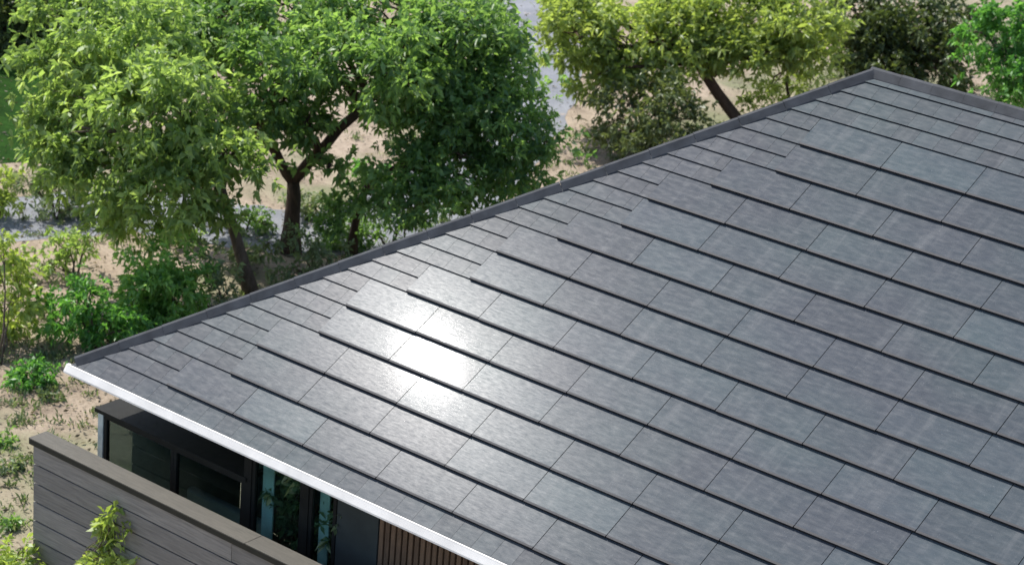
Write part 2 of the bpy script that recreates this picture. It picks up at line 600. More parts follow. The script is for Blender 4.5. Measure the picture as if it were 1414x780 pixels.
house = empty('house', (11.0, 7.0, GZ))
tag(house, 'house with dark grey hipped solar-tile roof, white gutter and glazed front', 'house')


def S2W(u, v, n):
    """slope coordinates (m) of the front slope -> world"""
    return (u, v * CT - n * ST, v * ST + n * CT)


def S2W_left(u, v, n):
    # u runs along Y from the back corner to the front corner
    return (v * CT - n * ST, 2 * RX0 - u, v * ST + n * CT)


def S2W_back(u, v, n):
    return (EAVE_LEN - u, 2 * RX0 - (v * CT - n * ST), v * ST + n * CT)


def S2W_right(u, v, n):
    return (EAVE_LEN - (v * CT - n * ST), u, v * ST + n * CT)


def clip(poly, a, b, c):
    """keep a*u+b*v+c >= 0"""
    out = []
    for i in range(len(poly)):
        p, q = poly[i], poly[(i + 1) % len(poly)]
        fp = a * p[0] + b * p[1] + c; fq = a * q[0] + b * q[1] + c
        if fp >= 0: out.append(p)
        if (fp >= 0) != (fq >= 0):
            t = fp / (fp - fq)
            out.append((p[0] + (q[0] - p[0]) * t, p[1] + (q[1] - p[1]) * t))
    return out


def slab(mb, u0, u1, v0, v1, nlo, nhi, length, thick=0.03, fn=S2W, rnd=None, hip_in=0.03):
    """lapped tile: top face falls from nhi-at-v0 (proud lower edge) to nlo at v1; cut by the two hips"""
    poly = [(u0, v0), (u1, v0), (u1, v1), (u0, v1)]
    poly = clip(poly, 1, -CT, -hip_in)
    if len(poly) >= 3: poly = clip(poly, -1, -CT, length - hip_in)
    if len(poly) < 3: return False
    # drop slivers
    ar = 0.5 * abs(sum(poly[i][0] * poly[(i + 1) % len(poly)][1] - poly[(i + 1) % len(poly)][0] * poly[i][1] for i in range(len(poly))))
    if ar < 0.0006: return False

    def top(v): return nhi + (nlo - nhi) * (v - v0) / (v1 - v0)
    k = len(poly)
    rnd = random.random() if rnd is None else rnd
    ps = [(u, v, top(v)) for u, v in poly] + [(u, v, top(v) - thick) for u, v in poly]
    ws = [fn(*p) for p in ps]
    mb.add(ws, [tuple(range(k))], suv=ps, rnd=rnd, mi=0) if False else None
    b = len(mb.v)
    mb.v += [tuple(w) for w in ws]; mb.s += ps; mb.r += [rnd] * (2 * k)
    mb.f.append(tuple(b + i for i in range(k))); mb.mi.append(0)
    mb.f.append(tuple(b + 2 * k - 1 - i for i in range(k))); mb.mi.append(1)
    for i in range(k):
        j = (i + 1) % k
        mb.f.append((b + i, b + k + i, b + k + j, b + j)); mb.mi.append(1)
    return True


STEP = 0.036
N0 = 0.012
roof_mb = MB()
# underlay decks just below the tiles (all four slopes)
for fn, ln in ((S2W, EAVE_LEN), (S2W_left, 2 * RX0), (S2W_back, EAVE_LEN), (S2W_right, 2 * RX0)):
    if ln > 15: q = [(0.02, 0.02), (ln - 0.02, 0.02), (ln - RX0, SL - 0.02), (RX0, SL - 0.02)]
    else: q = [(0.02, 0.02), (ln - 0.02, 0.02), (ln / 2, SL - 0.02)]
    roof_mb.add([fn(u, v, -0.012) for u, v in q], [tuple(range(len(q)))], mi=1)

phase = {1: .281, 2: .85, 3: .865, 4: .41, 5: .445, 6: .965, 7: .515, 8: .552, 9: .06, 10: .61, 11: .664, 12: .192, 13: .733, 14: .765}
start = {1: 3.0, 2: 4.33, 3: 4.37, 4: 5.65, 5: 5.74, 6: 6.95, 7: 7.9, 8: 8.33, 9: 9.52, 10: 10.81, 11: 10.94, 12: 12.18, 13: 13.44, 14: 13.52}
REG = TILEW / 4


def vline(k): return (k - V0) * E


solar_specs = []
GAP = 0.009
for k in range(1, 15):
    ph = phase[k]
    nmin = round(start[k] / 2.345346 - ph)
    us = (ph + nmin) * TILEW
    v0, v1 = vline(k), vline(k + 1)
    # last whole solar tile keeps clear of the right hip
    umax = EAVE_LEN - v1 * CT - 0.4
    u = us
    while u + TILEW < umax:
        solar_specs.append((u, u + TILEW, v0, v1, k))
        u += TILEW
    for (a, b) in ((0, us), (u, EAVE_LEN)):
        for half in (0, 1):
            va, vb = v0 + half * E / 2, v0 + (half + 1) * E / 2
            uu = a - ((a - us) % REG) - REG + (REG * 0.5 if (half + k) % 2 else 0)
            while uu < b:
                lo, hi = max(uu, a), min(uu + REG, b)
                if hi - lo > 0.02:
                    slab(roof_mb, lo + 0.0015, hi - 0.0015, va, vb + 0.004, N0, N0 + STEP / 2, EAVE_LEN, 0.017)
                uu += REG
# plain courses at the eave and below the ridge
bands = [(-0.03, vline(1)), (vline(15), vline(15.5)), (vline(15.5), vline(16)), (vline(16), vline(16.5)), (vline(16.5), SL - 0.03)]
for i, (va, vb) in enumerate(bands):
    uu = -REG * (0.5 if i % 2 else 0.2)
    while uu < EAVE_LEN:
        slab(roof_mb, uu + 0.0015, uu + REG - 0.0015, va, vb + 0.004, N0, N0 + STEP / 2, EAVE_LEN, 0.017)
        uu += REG
# the slopes on the other sides: plain lapped courses
for fn, ln in ((S2W_left, 2 * RX0), (S2W_back, EAVE_LEN), (S2W_right, 2 * RX0)):
    v = 0.0
    while v < SL - 0.05:
        vb = min(v + 0.25, SL - 0.02)
        slab(roof_mb, 0, ln, v, vb + 0.004, N0, N0 + STEP / 2, ln, 0.017, fn=fn)
        v += 0.25
roof = roof_mb.build('roof', [M['tile'], M['edge']], house)

# solar tiles: the 100 that show largest are parts, the rest one part


def shown(spec):
    u0, u1, v0, v1, _ = spec
    pts = []
    for a, b in ((u0, v0), (u1, v0), (u1, v1), (u0, v1)):
        q = CAM_R @ (np.array(S2W(a, b, 0.03)) - CAM_C)
        pts.append((707 + FPX * q[0] / q[2], 390 + FPX * q[1] / q[2]))

    def cl(poly, f):
        o = []
        for i in range(len(poly)):
            p, q = poly[i], poly[(i + 1) % len(poly)]
            a, b = f(p), f(q)
            if a >= 0: o.append(p)
            if (a >= 0) != (b >= 0):
                t = a / (a - b); o.append((p[0] + (q[0] - p[0]) * t, p[1] + (q[1] - p[1]) * t))
        return o
    for f in (lambda p: p[0], lambda p: 1414 - p[0], lambda p: p[1], lambda p: 780 - p[1]):
        if pts: pts = cl(pts, f)
    if len(pts) < 3: return 0
    return 0.5 * abs(sum(pts[i][0] * pts[(i + 1) % len(pts)][1] - pts[(i + 1) % len(pts)][0] * pts[i][1] for i in range(len(pts))))


solar_specs.sort(key=shown, reverse=True)
print('solar tiles', len(solar_specs), 'in view', sum(shown(s) > 0 for s in solar_specs))


def solar_tile(mb, s):
    u0, u1, v0, v1, k = s
    j = random.uniform(-0.004, 0.004)       # no roof is laid perfectly
    t = random.uniform(-0.0007, 0.0007)
    slab(mb, u0 + GAP / 2, u1 - GAP / 2, v0 + j, v1 + 0.006, N0 + t * 0.3, N0 + STEP + t, EAVE_LEN, 0.030)
    # black strip along the lower edge, thickening the dark course line
    a, b = u0 + GAP / 2 + 0.002, u1 - GAP / 2 - 0.002
    n1, n2 = N0 + STEP + t + 0.0015, N0 - 0.008
    v_a, v_b = v0 + j - 0.010, v0 + j + 0.017
    ps = [(a, v_a, n2), (b, v_a, n2), (b, v_b, n2), (a, v_b, n2), (a, v_a, n1), (b, v_a, n1), (b, v_b, n1), (a, v_b, n1)]
    mb.add([S2W(*p) for p in ps], [(0, 3, 2, 1), (4, 5, 6, 7), (0, 1, 5, 4), (1, 2, 6, 5), (2, 3, 7, 6), (3, 0, 4, 7)], suv=ps, mi=1)


for s in solar_specs[:100]:
    b = MB(); solar_tile(b, s)
    b.build('solar_tile', [M['solar'], M['edge']], roof)
b = MB()
for s in solar_specs[100:]: solar_tile(b, s)
o = b.build('solar_tile_field', [M['solar'], M['edge']], roof)
o['kind'] = 'stuff'


def capping(name, a, b, na, nb, parent):
    """folded hip / ridge capping from a to b; na, nb: outward directions down the two slopes"""
    a, b = Vector(a), Vector(b)
    t = (b - a).normalized()
    mb = MB()
    up = -(Vector(na) + Vector(nb)); up = (up - t * up.dot(t)).normalized()
    prof = [(-0.135, 0.030), (-0.115, 0.062), (-0.055, 0.080), (0.0, 0.088), (0.035, 0.086), (0.105, 0.030), (0.112, 0.014)]
    seg = 18
    L = (b - a).length
    for i in range(seg):
        p0 = a + t * (L * i / seg); p1 = a + t * (L * (i + 1) / seg - 0.004)
        lift0, lift1 = 0.006, 0.0
        vs = []
        for p, lf in ((p0, lift0), (p1, lift1)):
            for x, h in prof:
                d = Vector(na) if x < 0 else Vector(nb)
                vs.append(p + d * abs(x) + up * (h + lf))
        k = len(prof)
        fs = [(j, j + 1, k + j + 1, k + j) for j in range(k - 1)]
        fs += [tuple(range(k - 1, -1, -1))]
        mb.add(vs, fs)
    return mb.build(name, M['cap'], parent)


apexL = Vector((RX0, RX0, RIDGE_Z)); apexR = Vector((EAVE_LEN - RX0, RX0, RIDGE_Z))
h2 = math.sqrt(2)
dF = Vector((0, -CT, -ST)); dB = Vector((0, CT, -ST))
# directions within each slope, square to the hip


def perp(normal, t, toward):
    d = Vector(normal).cross(t).normalized()
    return d if d.dot(Vector(toward)) > 0 else -d


nF, nL, nB, nR = Vector((0, -ST, CT)), Vector((-ST, 0, CT)), Vector((0, ST, CT)), Vector((ST, 0, CT))
tL = apexL.normalized()
capping('hip_cap', (0.035, 0.035, 0.02), apexL, perp(nL, tL, (-1, 1, 0)), perp(nF, tL, (1, -1, 0)), roof)
tR = (apexR - Vector((EAVE_LEN, 0, 0))).normalized()
capping('hip_cap', (EAVE_LEN + 0.03, -0.03, -0.02), apexR, perp(nF, tR, (-1, -1, 0)), perp(nR, tR, (1, 1, 0)), roof)
tBL = (apexL - Vector((0, 2 * RX0, 0))).normalized()
capping('hip_cap', (-0.03, 2 * RX0 + 0.03, -0.02), apexL, perp(nL, tBL, (-1, -1, 0)), perp(nB, tBL, (1, 1, 0)), roof)
tBR = (apexR - Vector((EAVE_LEN, 2 * RX0, 0))).normalized()
capping('hip_cap', (EAVE_LEN + 0.03, 2 * RX0 + 0.03, -0.02), apexR, perp(nR, tBR, (1, -1, 0)), perp(nB, tBR, (-1, 1, 0)), roof)
capping('ridge_cap', apexL - Vector((0.05, 0, 0)), apexR + Vector((0.05, 0, 0)), dB, dF, roof)

# gutter: rolled front profile (y out, z up)
gp = [(-0.012, 0.002), (-0.046, 0.006), (-0.056, 0.000), (-0.060, -0.010), (-0.106, -0.080), (-0.110, -0.100), (-0.100, -0.106), (-0.02, -0.108), (-0.006, -0.06)]
mb = MB()
xs = [-0.075, -0.068, -0.03] + list(np.linspace(0.0, EAVE_LEN, 45)) + [EAVE_LEN + 0.05]
vs = []
for i, x in enumerate(xs):
    k = 0.75 if i == 0 else 0.93 if i == 1 else 1.0
    for y, z in gp:
        vs.append((x, -0.012 + (y + 0.012) * k, -0.06 + (z + 0.06) * k))
K = len(gp)
fs = [(i * K + j, i * K + (j + 1) % K, (i + 1) * K + (j + 1) % K, (i + 1) * K + j) for i in range(len(xs) - 1) for j in range(K)]
fs += [tuple(range(K)), tuple(range((len(xs) - 1) * K + K - 1, (len(xs) - 1) * K - 1, -1))]
mb.add(vs, fs)
gut = mb.build('gutter', M['white'], house)
# fascia boards and soffit
mb = MB()
mb.box(0.0, EAVE_LEN, 0.0, 0.03, -0.16, -0.015)
mb.box(0.0, 0.03, 0.035, 2 * RX0, -0.16, -0.015)
mb.box(EAVE_LEN - 0.03, EAVE_LEN, 0.035, 2 * RX0, -0.16, -0.015)
mb.box(0.035, EAVE_LEN - 0.035, 2 * RX0 - 0.03, 2 * RX0, -0.16, -0.015)
mb.build('fascia', M['cap'], house)
mb = MB(); mb.box(0.032, EAVE_LEN - 0.032, 0.032, 2 * RX0 - 0.032, -0.15, -0.12)
mb.build('soffit', M['soffit'], house)

WY = 0.45
WT = -0.152
# main body walls (behind the bay the wall stands back)
mb = MB()
mb.box(8.6, 21.2, WY, WY + 0.2, GZ, WT)              # right part, outside the picture
mb.box(21.0, 21.2, WY + 0.205, 13.2, GZ, WT)
mb.box(0.75, 20.995, 13.0, 13.2, GZ, WT)
mb.box(0.75, 0.95, 3.2, 12.995, GZ, WT)
mb.box(0.955, 2.60, 3.2, 3.4, GZ, WT)                 # over and behind the bay
mb.build('wall', M['render'], house)
mb = MB(); mb.box(2.60, 2.72, WY + 0.08, 3.195, -0.70, WT); mb.build('wall_panel', M['interior'], house)
mb = MB(); mb.box(4.22, 4.88, WY + 0.01, WY + 0.12, GZ + 0.1, WT); mb.build('wall_panel', M['render'], house)
# cedar battens
mb = MB()
mb.box(4.885, 8.595, WY + 0.06, WY + 0.14, GZ + 0.1, WT)
x = 4.90
while x < 8.55:
    w = 0.062
    mb.box(x, x + w, WY + 0.015, WY + 0.058, GZ + 0.12, WT - 0.002, rnd=random.random())
    x += 0.092
mb.build('timber_cladding', M['batten'], house)
# floor slab, room
mb = MB(); mb.box(-0.1, 8.6, WY - 0.25, 3.19, GZ + 0.004, GZ + 0.10); mb.build('floor_slab', M['floor'], house)
mb = MB()
mb.box(0.06, 4.8, 3.05, 3.15, GZ + 0.11, -0.78)
mb.box(4.60, 4.68, WY + 0.13, 3.04, GZ + 0.11, WT - 0.01)
mb.build('interior_wall', M['interior'], house)
# low bay: flat dark roof, posts
bay = MB()
bay.box(-0.06, 2.715, WY - 0.03, 3.0, -0.80, -0.745)
bay.build('bay_roof', M['dark'], house, bevel=0.006)
mb = MB(); mb.box(-0.01, 0.085, WY - 0.01, WY + 0.085, GZ + 0.1, -0.802); mb.build('corner_post', M['post'], house, bevel=0.004)


# boarded left side of the bay
mb = MB(); mb.box(0.0, 0.06, WY + 0.09, 3.04, GZ + 0.102, -0.803); mb.build('wall_panel', M['interior'], house)


def window(x0, x1, top, extra=()):
    f = MB()
    t = 0.05
    f.box(x0, x1, WY, WY + 0.06, top - t, top)
    f.box(x0, x1, WY, WY + 0.06, GZ + 0.1, GZ + 0.1 + t)
    f.box(x0, x0 + t, WY + 0.001, WY + 0.061, GZ + 0.1 + t, top - t)
    f.box(x1 - t, x1, WY + 0.001, WY + 0.061, GZ + 0.1 + t, top - t)
    for e in extra: f.box(e - 0.03, e + 0.03, WY + 0.002, WY + 0.062, GZ + 0.1 + t, top - t)
    fo = f.build('window', M['dark'], house)
    p = MB(); p.box(x0 + t, x1 - t, WY + 0.028, WY + 0.034, GZ + 0.1 + t, top - t)
    po = p.build('glass_pane', M['glass'], fo)
    return fo


window(0.095, 1.40, -0.803)
window(1.405, 2.66, -0.803)
mb = MB(); mb.box(2.665, 2.79, WY - 0.01, WY + 0.09, GZ + 0.1, WT); mb.build('door_jamb', M['dark'], house)
window(2.795, 3.66, WT)
mb = MB(); mb.box(3.665, 3.76, WY - 0.01, WY + 0.08, GZ + 0.1, WT); mb.build('door_jamb', M['dark'], house)
window(3.765, 4.21, WT)

# things inside the glass
def reflection_cloth(x0, x1, lab):  # hanging cloth added to give the panes the teal of reflected trees
    mb = MB()
    n_ = 40
    vs = []
    for i in range(n_ + 1):
        x = x0 + (x1 - x0) * i / n_
        y = WY + 0.13 + 0.022 * math.sin(i * 1.25)
        vs += [(x, y, GZ + 0.15), (x, y, -0.2)]
    mb.add(vs, [(2 * i, 2 * i + 2, 2 * i + 3, 2 * i + 1) for i in range(n_)])
    cu = mb.build('reflection_cloth', M['reflection_cloth'], smooth=True)
    so = cu.modifiers.new('s', 'SOLIDIFY'); so.thickness = 0.004
    tag(cu, lab, 'reflection_cloth', 'teal cloths added for reflections in the tall windows')


reflection_cloth(2.86, 3.06, 'pale teal cloth added for tree reflections, left side of the wider tall window')
reflection_cloth(3.83, 4.00, 'pale teal cloth added for tree reflections behind the narrow tall window')


def reflection_plant(loc, h, label, leaf='mid'):  # potted plant added to suggest foliage mirrored in the glass
    root = empty('reflection_plant', loc)
    tag(root, label, 'plant')
    x, y, z = loc
    mb = MB()
    n2 = 20
    prof = [(0.0, 0.0), (0.13, 0.0), (0.17, 0.16), (0.19, 0.36), (0.165, 0.36), (0.15, 0.30), (0.0, 0.30)]
    vs, fs = [], []
    for k in range(n2):
        a = 2 * math.pi * k / n2
        for r_, zz in prof: vs.append((x + r_ * math.cos(a), y + r_ * math.sin(a), z + zz))
    kk = len(prof)
    for k in range(n2):
        for j in range(kk - 1):
            fs.append((k * kk + j, ((k + 1) % n2) * kk + j, ((k + 1) % n2) * kk + j + 1, k * kk + j + 1))
    mb.add(vs, fs); mb.build('pot', M['pot'], root, smooth=True)
    st = MB()
    lob = []
    for k in range(5):
        a = k * 1.3
        tip = np.array([x + 0.22 * math.cos(a), y + 0.14 * math.sin(a), z + h * (0.55 + 0.1 * k)])
        st.tube(wobble((x, y, z + 0.3), tip, 4, 0.04), [0.014, 0.012, 0.01, 0.008, 0.005], 6)
        lob.append((tip, (0.22, 0.15, 0.26)))
    st.build('stem', M['bark'], root, smooth=True)
    P, D, rn, _ = foliage_points(lob, 90, 0.12, 5)
    L = 0.13 * (0.7 + 0.6 * RNG.random(len(P)))
    leaf_mesh('leaves', P, D, L, L * 0.45, LEAF[leaf], root, rn)


reflection_plant((3.32, 0.80, GZ + 0.10), 2.65, 'leafy potted plant added for mirrored foliage behind the wider of the two tall windows', 'sage')
reflection_plant((4.10, 0.85, GZ + 0.10), 2.4, 'small green plant added for mirrored foliage behind the narrow glass pane next to the grey panel', 'sage')


def bench(loc):
    root = empty('day_bed', loc)
    tag(root, 'pale grey day bed with raised back inside the low glazed bay', 'day bed')
    x, y, z = loc
    a = MB(); a.box(x - 0.75, x + 0.75, y - 0.32, y + 0.32, z + 0.28, z + 0.46); a.build('mattress', M['cushion'], root, bevel=0.04)
    a = MB(); a.box(x - 0.78, x + 0.78, y - 0.34, y + 0.34, z + 0.20, z + 0.277); a.build('frame', M['wood'], root, bevel=0.006)
    a = MB(); a.box(x - 0.75, x + 0.75, y + 0.20, y + 0.34, z + 0.463, z + 0.86); a.build('backrest', M['cushion'], root, bevel=0.04)
    for sx in (-0.7, 0.7):
        for sy in (-0.28, 0.28):
            a = MB(); a.box(x + sx - 0.03, x + sx + 0.03, y + sy - 0.03, y + sy + 0.03, z, z + 0.198); a.build('leg', M['wood'], root)


bench((1.0, 1.6, GZ + 0.10))


def tall_table(loc):
    root = empty('console_table', loc)
    tag(root, 'dark brown wooden console table inside the low glazed bay', 'table')
    x, y, z = loc
    a = MB(); a.box(x - 0.55, x + 0.55, y - 0.2, y + 0.2, z + 0.86, z + 0.90); a.build('top', M['wood'], root, bevel=0.005)
    a = MB(); a.box(x - 0.5, x + 0.5, y - 0.17, y + 0.17, z + 0.70, z + 0.857); a.build('drawer_box', M['wood'], root)
    for sx in (-0.48, 0.48):
        for sy in (-0.15, 0.15):
            a = MB(); a.box(x + sx - 0.025, x + sx + 0.025, y + sy - 0.025, y + sy + 0.025, z, z + 0.698); a.build('leg', M['wood'], root)


tall_table((2.0, 2.5, GZ + 0.10))

# ------------------------------------------------------------------ board screen wall in front
scr = empty('screen_wall', (5.5, -0.4, GZ))
tag(scr, 'weathered grey horizontal-board screen wall with a wide coping, below the white gutter', 'wall')
PY0, PY1 = -0.47, -0.26
mb = MB()
z = GZ + 0.01
ztop = -1.045
rows = 8
hh = (ztop - z) / rows
for i in range(rows):
    x = -0.20 - (0 if i % 2 else 0.0)
    while x < 11.5:
        w = min(3.6 if (i % 2 and x < 0) else 4.8, 11.5 - x)
        j = random.uniform(-0.003, 0.003)
        mb.box(x + 0.002, x + w - 0.002, PY0 + j, PY0 + 0.022 + j, z + i * hh + 0.010, z + (i + 1) * hh - 0.010, rnd=random.random())
        mb.box(x + 0.002, x + w - 0.002, PY1 - 0.022 + j, PY1 + j, z + i * hh + 0.010, z + (i + 1) * hh - 0.010, rnd=random.random())
        x += w
mb.box(-0.19, 11.49, PY0 + 0.03, PY1 - 0.03, z, ztop - 0.001, rnd=0.1)
mb.build('board_panel', M['plank'], scr)
mb = MB(); x = -0.255
while x < 11.5:
    w = min(3.9, 11.55 - x)
    mb.box(x, x + w - 0.004, PY0 - 0.035, PY1 + 0.055, ztop + 0.068, -0.955, rnd=random.random())
    x += w
mb.build('coping', M['coping'], scr, bevel=0.006)

mb = MB(); mb.box(-0.25, 11.545, PY0 - 0.034, PY1 + 0.03, ztop + 0.002, ztop + 0.066); mb.build('coping_shadow_strip', M['coping_shadow'], scr)  # dark strip stands in for the shadow under the coping overhang

# ------------------------------------------------------------------ trees
D1 = dist_h(ground_at(345, 405)); D2 = dist_h(ground_at(400, 345)); D3 = dist_h(ground_at(485, 352))


def G(px, py): return tuple(ground_at(px, py))


def T(d, *pts): return [tuple(at(x, y, d + (pts[i][2] if len(pts[i]) > 2 else 0))) for i, (x, y) in enumerate([q[:2] for q in pts])]


grp = 'garden trees beyond the roof'
tree('tree', 'spreading bright green tree on a dark leaning trunk, left of the forked one', 'tree',
     [G(348, 408)] + T(D1, (335, 360), (322, 315), (305, 262), (292, 215)), 0.115,
     [lobe(*l) for l in ((105, 92, D1 + .4, 66, 62), (88, 170, D1 - .6, 52, 50), (190, 58, D1 + .5, 78, 60), (215, 145, D1 - 1.2, 88, 60),
                         (150, 232, D1 - 1.0, 66, 42), (232, 262, D1 - 1.6, 62, 36), (300, 175, D1, 60, 48), (120, 20, D1 + 1.4, 70, 30),
                         (315, 215, D1 - .9, 45, 32), (180, 295, D1 - .8, 44, 22), (265, 215, D1 - .6, 50, 34), (95, 225, D1 - .4, 36, 30), (285, 285, D1 - 1, 30, 20))],
     'bright', grp, 27, 0.165, 'bark')
tree('tree', 'large full-crowned green tree with a thick forked trunk', 'tree',
     [G(400, 348)] + T(D2, (402, 310), (406, 270), (405, 250)), 0.17,
     [lobe(*l) for l in ((300, 40, D2 + .6, 82, 56), (375, 105, D2 - 1.0, 82, 52), (400, 20, D2 + 1.2, 85, 40), (470, 62, D2, 86, 58),
                         (555, 95, D2 - 1.1, 78, 54), (560, 18, D2 + 1, 86, 40), (640, 60, D2 + .2, 76, 52), (655, 20, D2 + 1.3, 60, 30),
                         (420, 165, D2 - .6, 46, 24), (230, 60, D2 + 1.3, 70, 50), (355, 165, D2 - .4, 48, 30), (452, 235, D2 - .8, 22, 12))],
     'mid', grp, 27, 0.165, 'bark2', forks=T(D2, (368, 195), (440, 215), (505, 140)))
tree('tree', 'deep green tree with a thin trunk, its low crown reaching the roof hip', 'tree',
     [G(486, 352)] + T(D3, (489, 315), (497, 280), (512, 245)), 0.085,
     [lobe(*l) for l in ((655, 130, D3 + .4, 78, 48), (700, 182, D3, 66, 44), (600, 165, D3 - .4, 60, 40), (640, 215, D3 - .8, 76, 38),
                         (560, 235, D3 - 1, 44, 32), (715, 232, D3 - .2, 44, 26), (590, 275, D3 - 1.2, 62, 26), (700, 265, D3 - .4, 46, 18),
                         (510, 262, D3 - .8, 26, 24), (757, 196, D3 + .2, 28, 22), (690, 100, D3 + 1.2, 60, 40), (620, 130, D3 + 1, 60, 34), (530, 150, D3 + .6, 34, 26), (470, 300, D3 - .6, 34, 16))],
     'deep', grp, 30, 0.145, 'bark2', forks=T(D3, (560, 230), (620, 200)))
D4 = dist_h(ground_at(1035, 195))
tree('tree', 'olive-yellow tree with a slanting dark trunk behind the middle of the hip', 'tree',
     [G(1040, 195)] + T(D4, (1018, 165), (992, 130), (965, 90), (950, 65)), 0.14,
     [lobe(*l) for l in ((795, 45, D4 - .6, 50, 46), (865, 52, D4, 70, 50), (825, 104, D4 - 1, 42, 36), (940, 25, D4 + .6, 72, 40),
                         (1020, 28, D4 + .4, 70, 40), (1095, 30, D4, 62, 40), (1045, 75, D4 - .6, 46, 26), (960, 70, D4 - .3, 44, 22), (1120, 70, D4 - .4, 36, 20), (900, 92, D4 - .6, 50, 22),
                         (775, 15, D4 + .5, 34, 30))],
     'olive', grp, 27, 0.165, 'bark2', forks=T(D4, (1000, 90), (1055, 90)))
D4b = D4 - 2
tree('tree', 'small grey-green tree standing under the olive-yellow crown', 'tree',
     [G(905, 240)] + T(D4b, (902, 215), (898, 190), (895, 170)), 0.06,
     [lobe(*l) for l in ((880, 150, D4b, 52, 38), (925, 130, D4b + .3, 40, 26), (900, 190, D4b - .2, 52, 26), (862, 180, D4b, 34, 30),
                         (960, 165, D4b + .2, 26, 22))],
     'dusk', grp, 22, 0.13, 'bark2')
tree('tree', 'slim pale-leaved sapling just left of the roof apex', 'tree',
     [G(1090, 165)] + T(D4 + .5, (1090, 140), (1086, 115), (1088, 95)), 0.045,
     [lobe(*l) for l in ((1065, 120, D4 + .4, 26, 20), (1100, 80, D4 + .6, 30, 20), (1045, 140, D4 + .3, 24, 18), (1120, 120, D4 + .5, 30, 14))],
     'olive', grp, 20, 0.12, 'bark2')
D5 = dist_h(ground_at(1240, 130))
tree('tree', 'dark brown-green tree directly behind the roof apex', 'tree',
     [G(1235, 128)] + T(D5, (1232, 110), (1236, 85), (1240, 60)), 0.15,
     [lobe(*l) for l in ((1185, 30, D5 + .3, 60, 40), (1260, 40, D5, 66, 46), (1225, 85, D5 - .6, 50, 26), (1290, 95, D5 - .5, 38, 26),
                         (1180, 75, D5 - .2, 36, 24), (1310, 30, D5 + .6, 40, 36))],
     'dark', grp, 30, 0.15, 'bark2')
D6 = dist_h(ground_at(1400, 215))
tree('tree', 'fresh light-green tree at the right-hand edge behind the ridge', 'tree',
     [G(1425, 225)] + T(D6, (1425, 190), (1420, 150), (1412, 110)), 0.09,
     [lobe(*l) for l in ((1372, 52, D6, 38, 36), (1400, 100, D6 - .5, 36, 30), (1345, 45, D6 + .3, 24, 26), (1410, 20, D6 + .4, 50, 30),
                         (1405, 140, D6 - .4, 30, 18), (1470, 70, D6, 50, 50), (1375, 125, D6, 20, 14))],
     'fresh', grp, 26, 0.14, 'bark')
# dark trees shading the lawn at the far left
D7 = dist_h(ground_at(20, 70))
tree('tree', 'black-green dense tree in the top left corner above the lawn', 'tree',
     [G(0, 72)] + T(D7, (0, 50), (0, 20)), 0.2,
     [lobe(*l) for l in ((10, 30, D7, 60, 34), (70, 10, D7 + 1, 50, 30), (-60, 20, D7, 70, 40), (20, -40, D7 + .5, 90, 50), (-70, 60, D7, 50, 30),
                         (-60, -60, D7 + 1, 90, 60))],
     'dark', grp, 24, 0.16, 'bark2')
for (bx, by, lab) in ((-420, 90, 'tall'), (-290, 215, 'broad')):
    Dn = dist_h(ground_at(bx, by))
    tree('tree', '%s shade tree whose crown hangs outside the left edge' % lab, 'tree',
         [G(bx, by)] + T(Dn, (bx, by - 60), (bx + 5, by - 120)), 0.2,
         [lobe(bx + a, by + b_, Dn + c_, r1, r2) for a, b_, c_, r1, r2 in ((0, -220, 0, 120, 70), (-90, -180, .5, 90, 60), (60, -160, -.5, 80, 50), (0, -290, 0, 90, 50))],
         'bright', grp, 22, 0.16, 'bark')

# ------------------------------------------------------------------ shrubs
sg = 'shrubs on the sandy ground left of the roof'


def shrub(label, base, lobes, leaf, dens=34, L=0.12, rad=0.03, group=sg, name='shrub', cat='shrub', per=7, clump=0.2, hollow=0.35):
    base = np.array(base)
    root = empty(name, tuple(base))
    tag(root, label, cat, group)
    P, D, rn, cl = foliage_points(lobes, dens, clump, per, hollow)
    k = P[:, 2] > base[2] + 0.02
    P, D, rn = P[k], D[k], rn[k]
    Ls = L * (0.6 + 0.7 * RNG.random(len(P)))
    leaf_mesh('leaves', P, D, Ls, Ls * 0.42, LEAF[leaf], root, rn)
    tb = MB()
    for c, cc in cl:
        w = wobble(base + RNG.normal(size=3) * np.array([0.06, 0.06, 0]), c, 4, 0.06)
        tb.tube(w, [rad, rad * .8, rad * .6, rad * .45, rad * .3], 6)
        for q in RNG.permutation(len(cc))[:6]:
            tb.tube(wobble(w[int(RNG.integers(2, 5))], cc[q], 2, 0.08), [rad * .4, rad * .3, rad * .15], 4)
    tb.build('stem', M['bark'], root, smooth=True)
    return root


def sd(px, py): return dist_h(ground_at(px, py))


d = sd(215, 452)
shrub('rounded glossy green bush, tallest of the low shrubs near the roof corner', G(215, 455),
      [lobe(215, 365, d, 48, 40), (lobe(205, 410, d, 50, 34)), lobe(250, 385, d, 30, 36), lobe(222, 432, d, 48, 26)], 'glow', 60, 0.13)
d = sd(120, 480)
shrub('low sprawling green shrub in front of the rounded bush', G(135, 482),
      [lobe(105, 430, d, 44, 28), lobe(150, 445, d, 44, 26), lobe(120, 410, d, 34, 20), lobe(165, 465, d, 46, 20), lobe(80, 445, d, 26, 18)], 'fresh', 50, 0.12)
d = sd(95, 380)
shrub('light green shrub between the path and the rounded bush', G(98, 384),
      [lobe(95, 345, d, 40, 22), lobe(120, 330, d, 26, 20), lobe(75, 362, d, 28, 16)], 'bright', 26, 0.12)
d = sd(80, 300)
shrub('pale green shrub at the far verge of the path near the lawn corner', G(80, 302),
      [lobe(75, 262, d, 42, 24), lobe(110, 285, d, 40, 18), lobe(45, 245, d, 26, 16)], 'sage', 26, 0.12)
d = sd(300, 440)
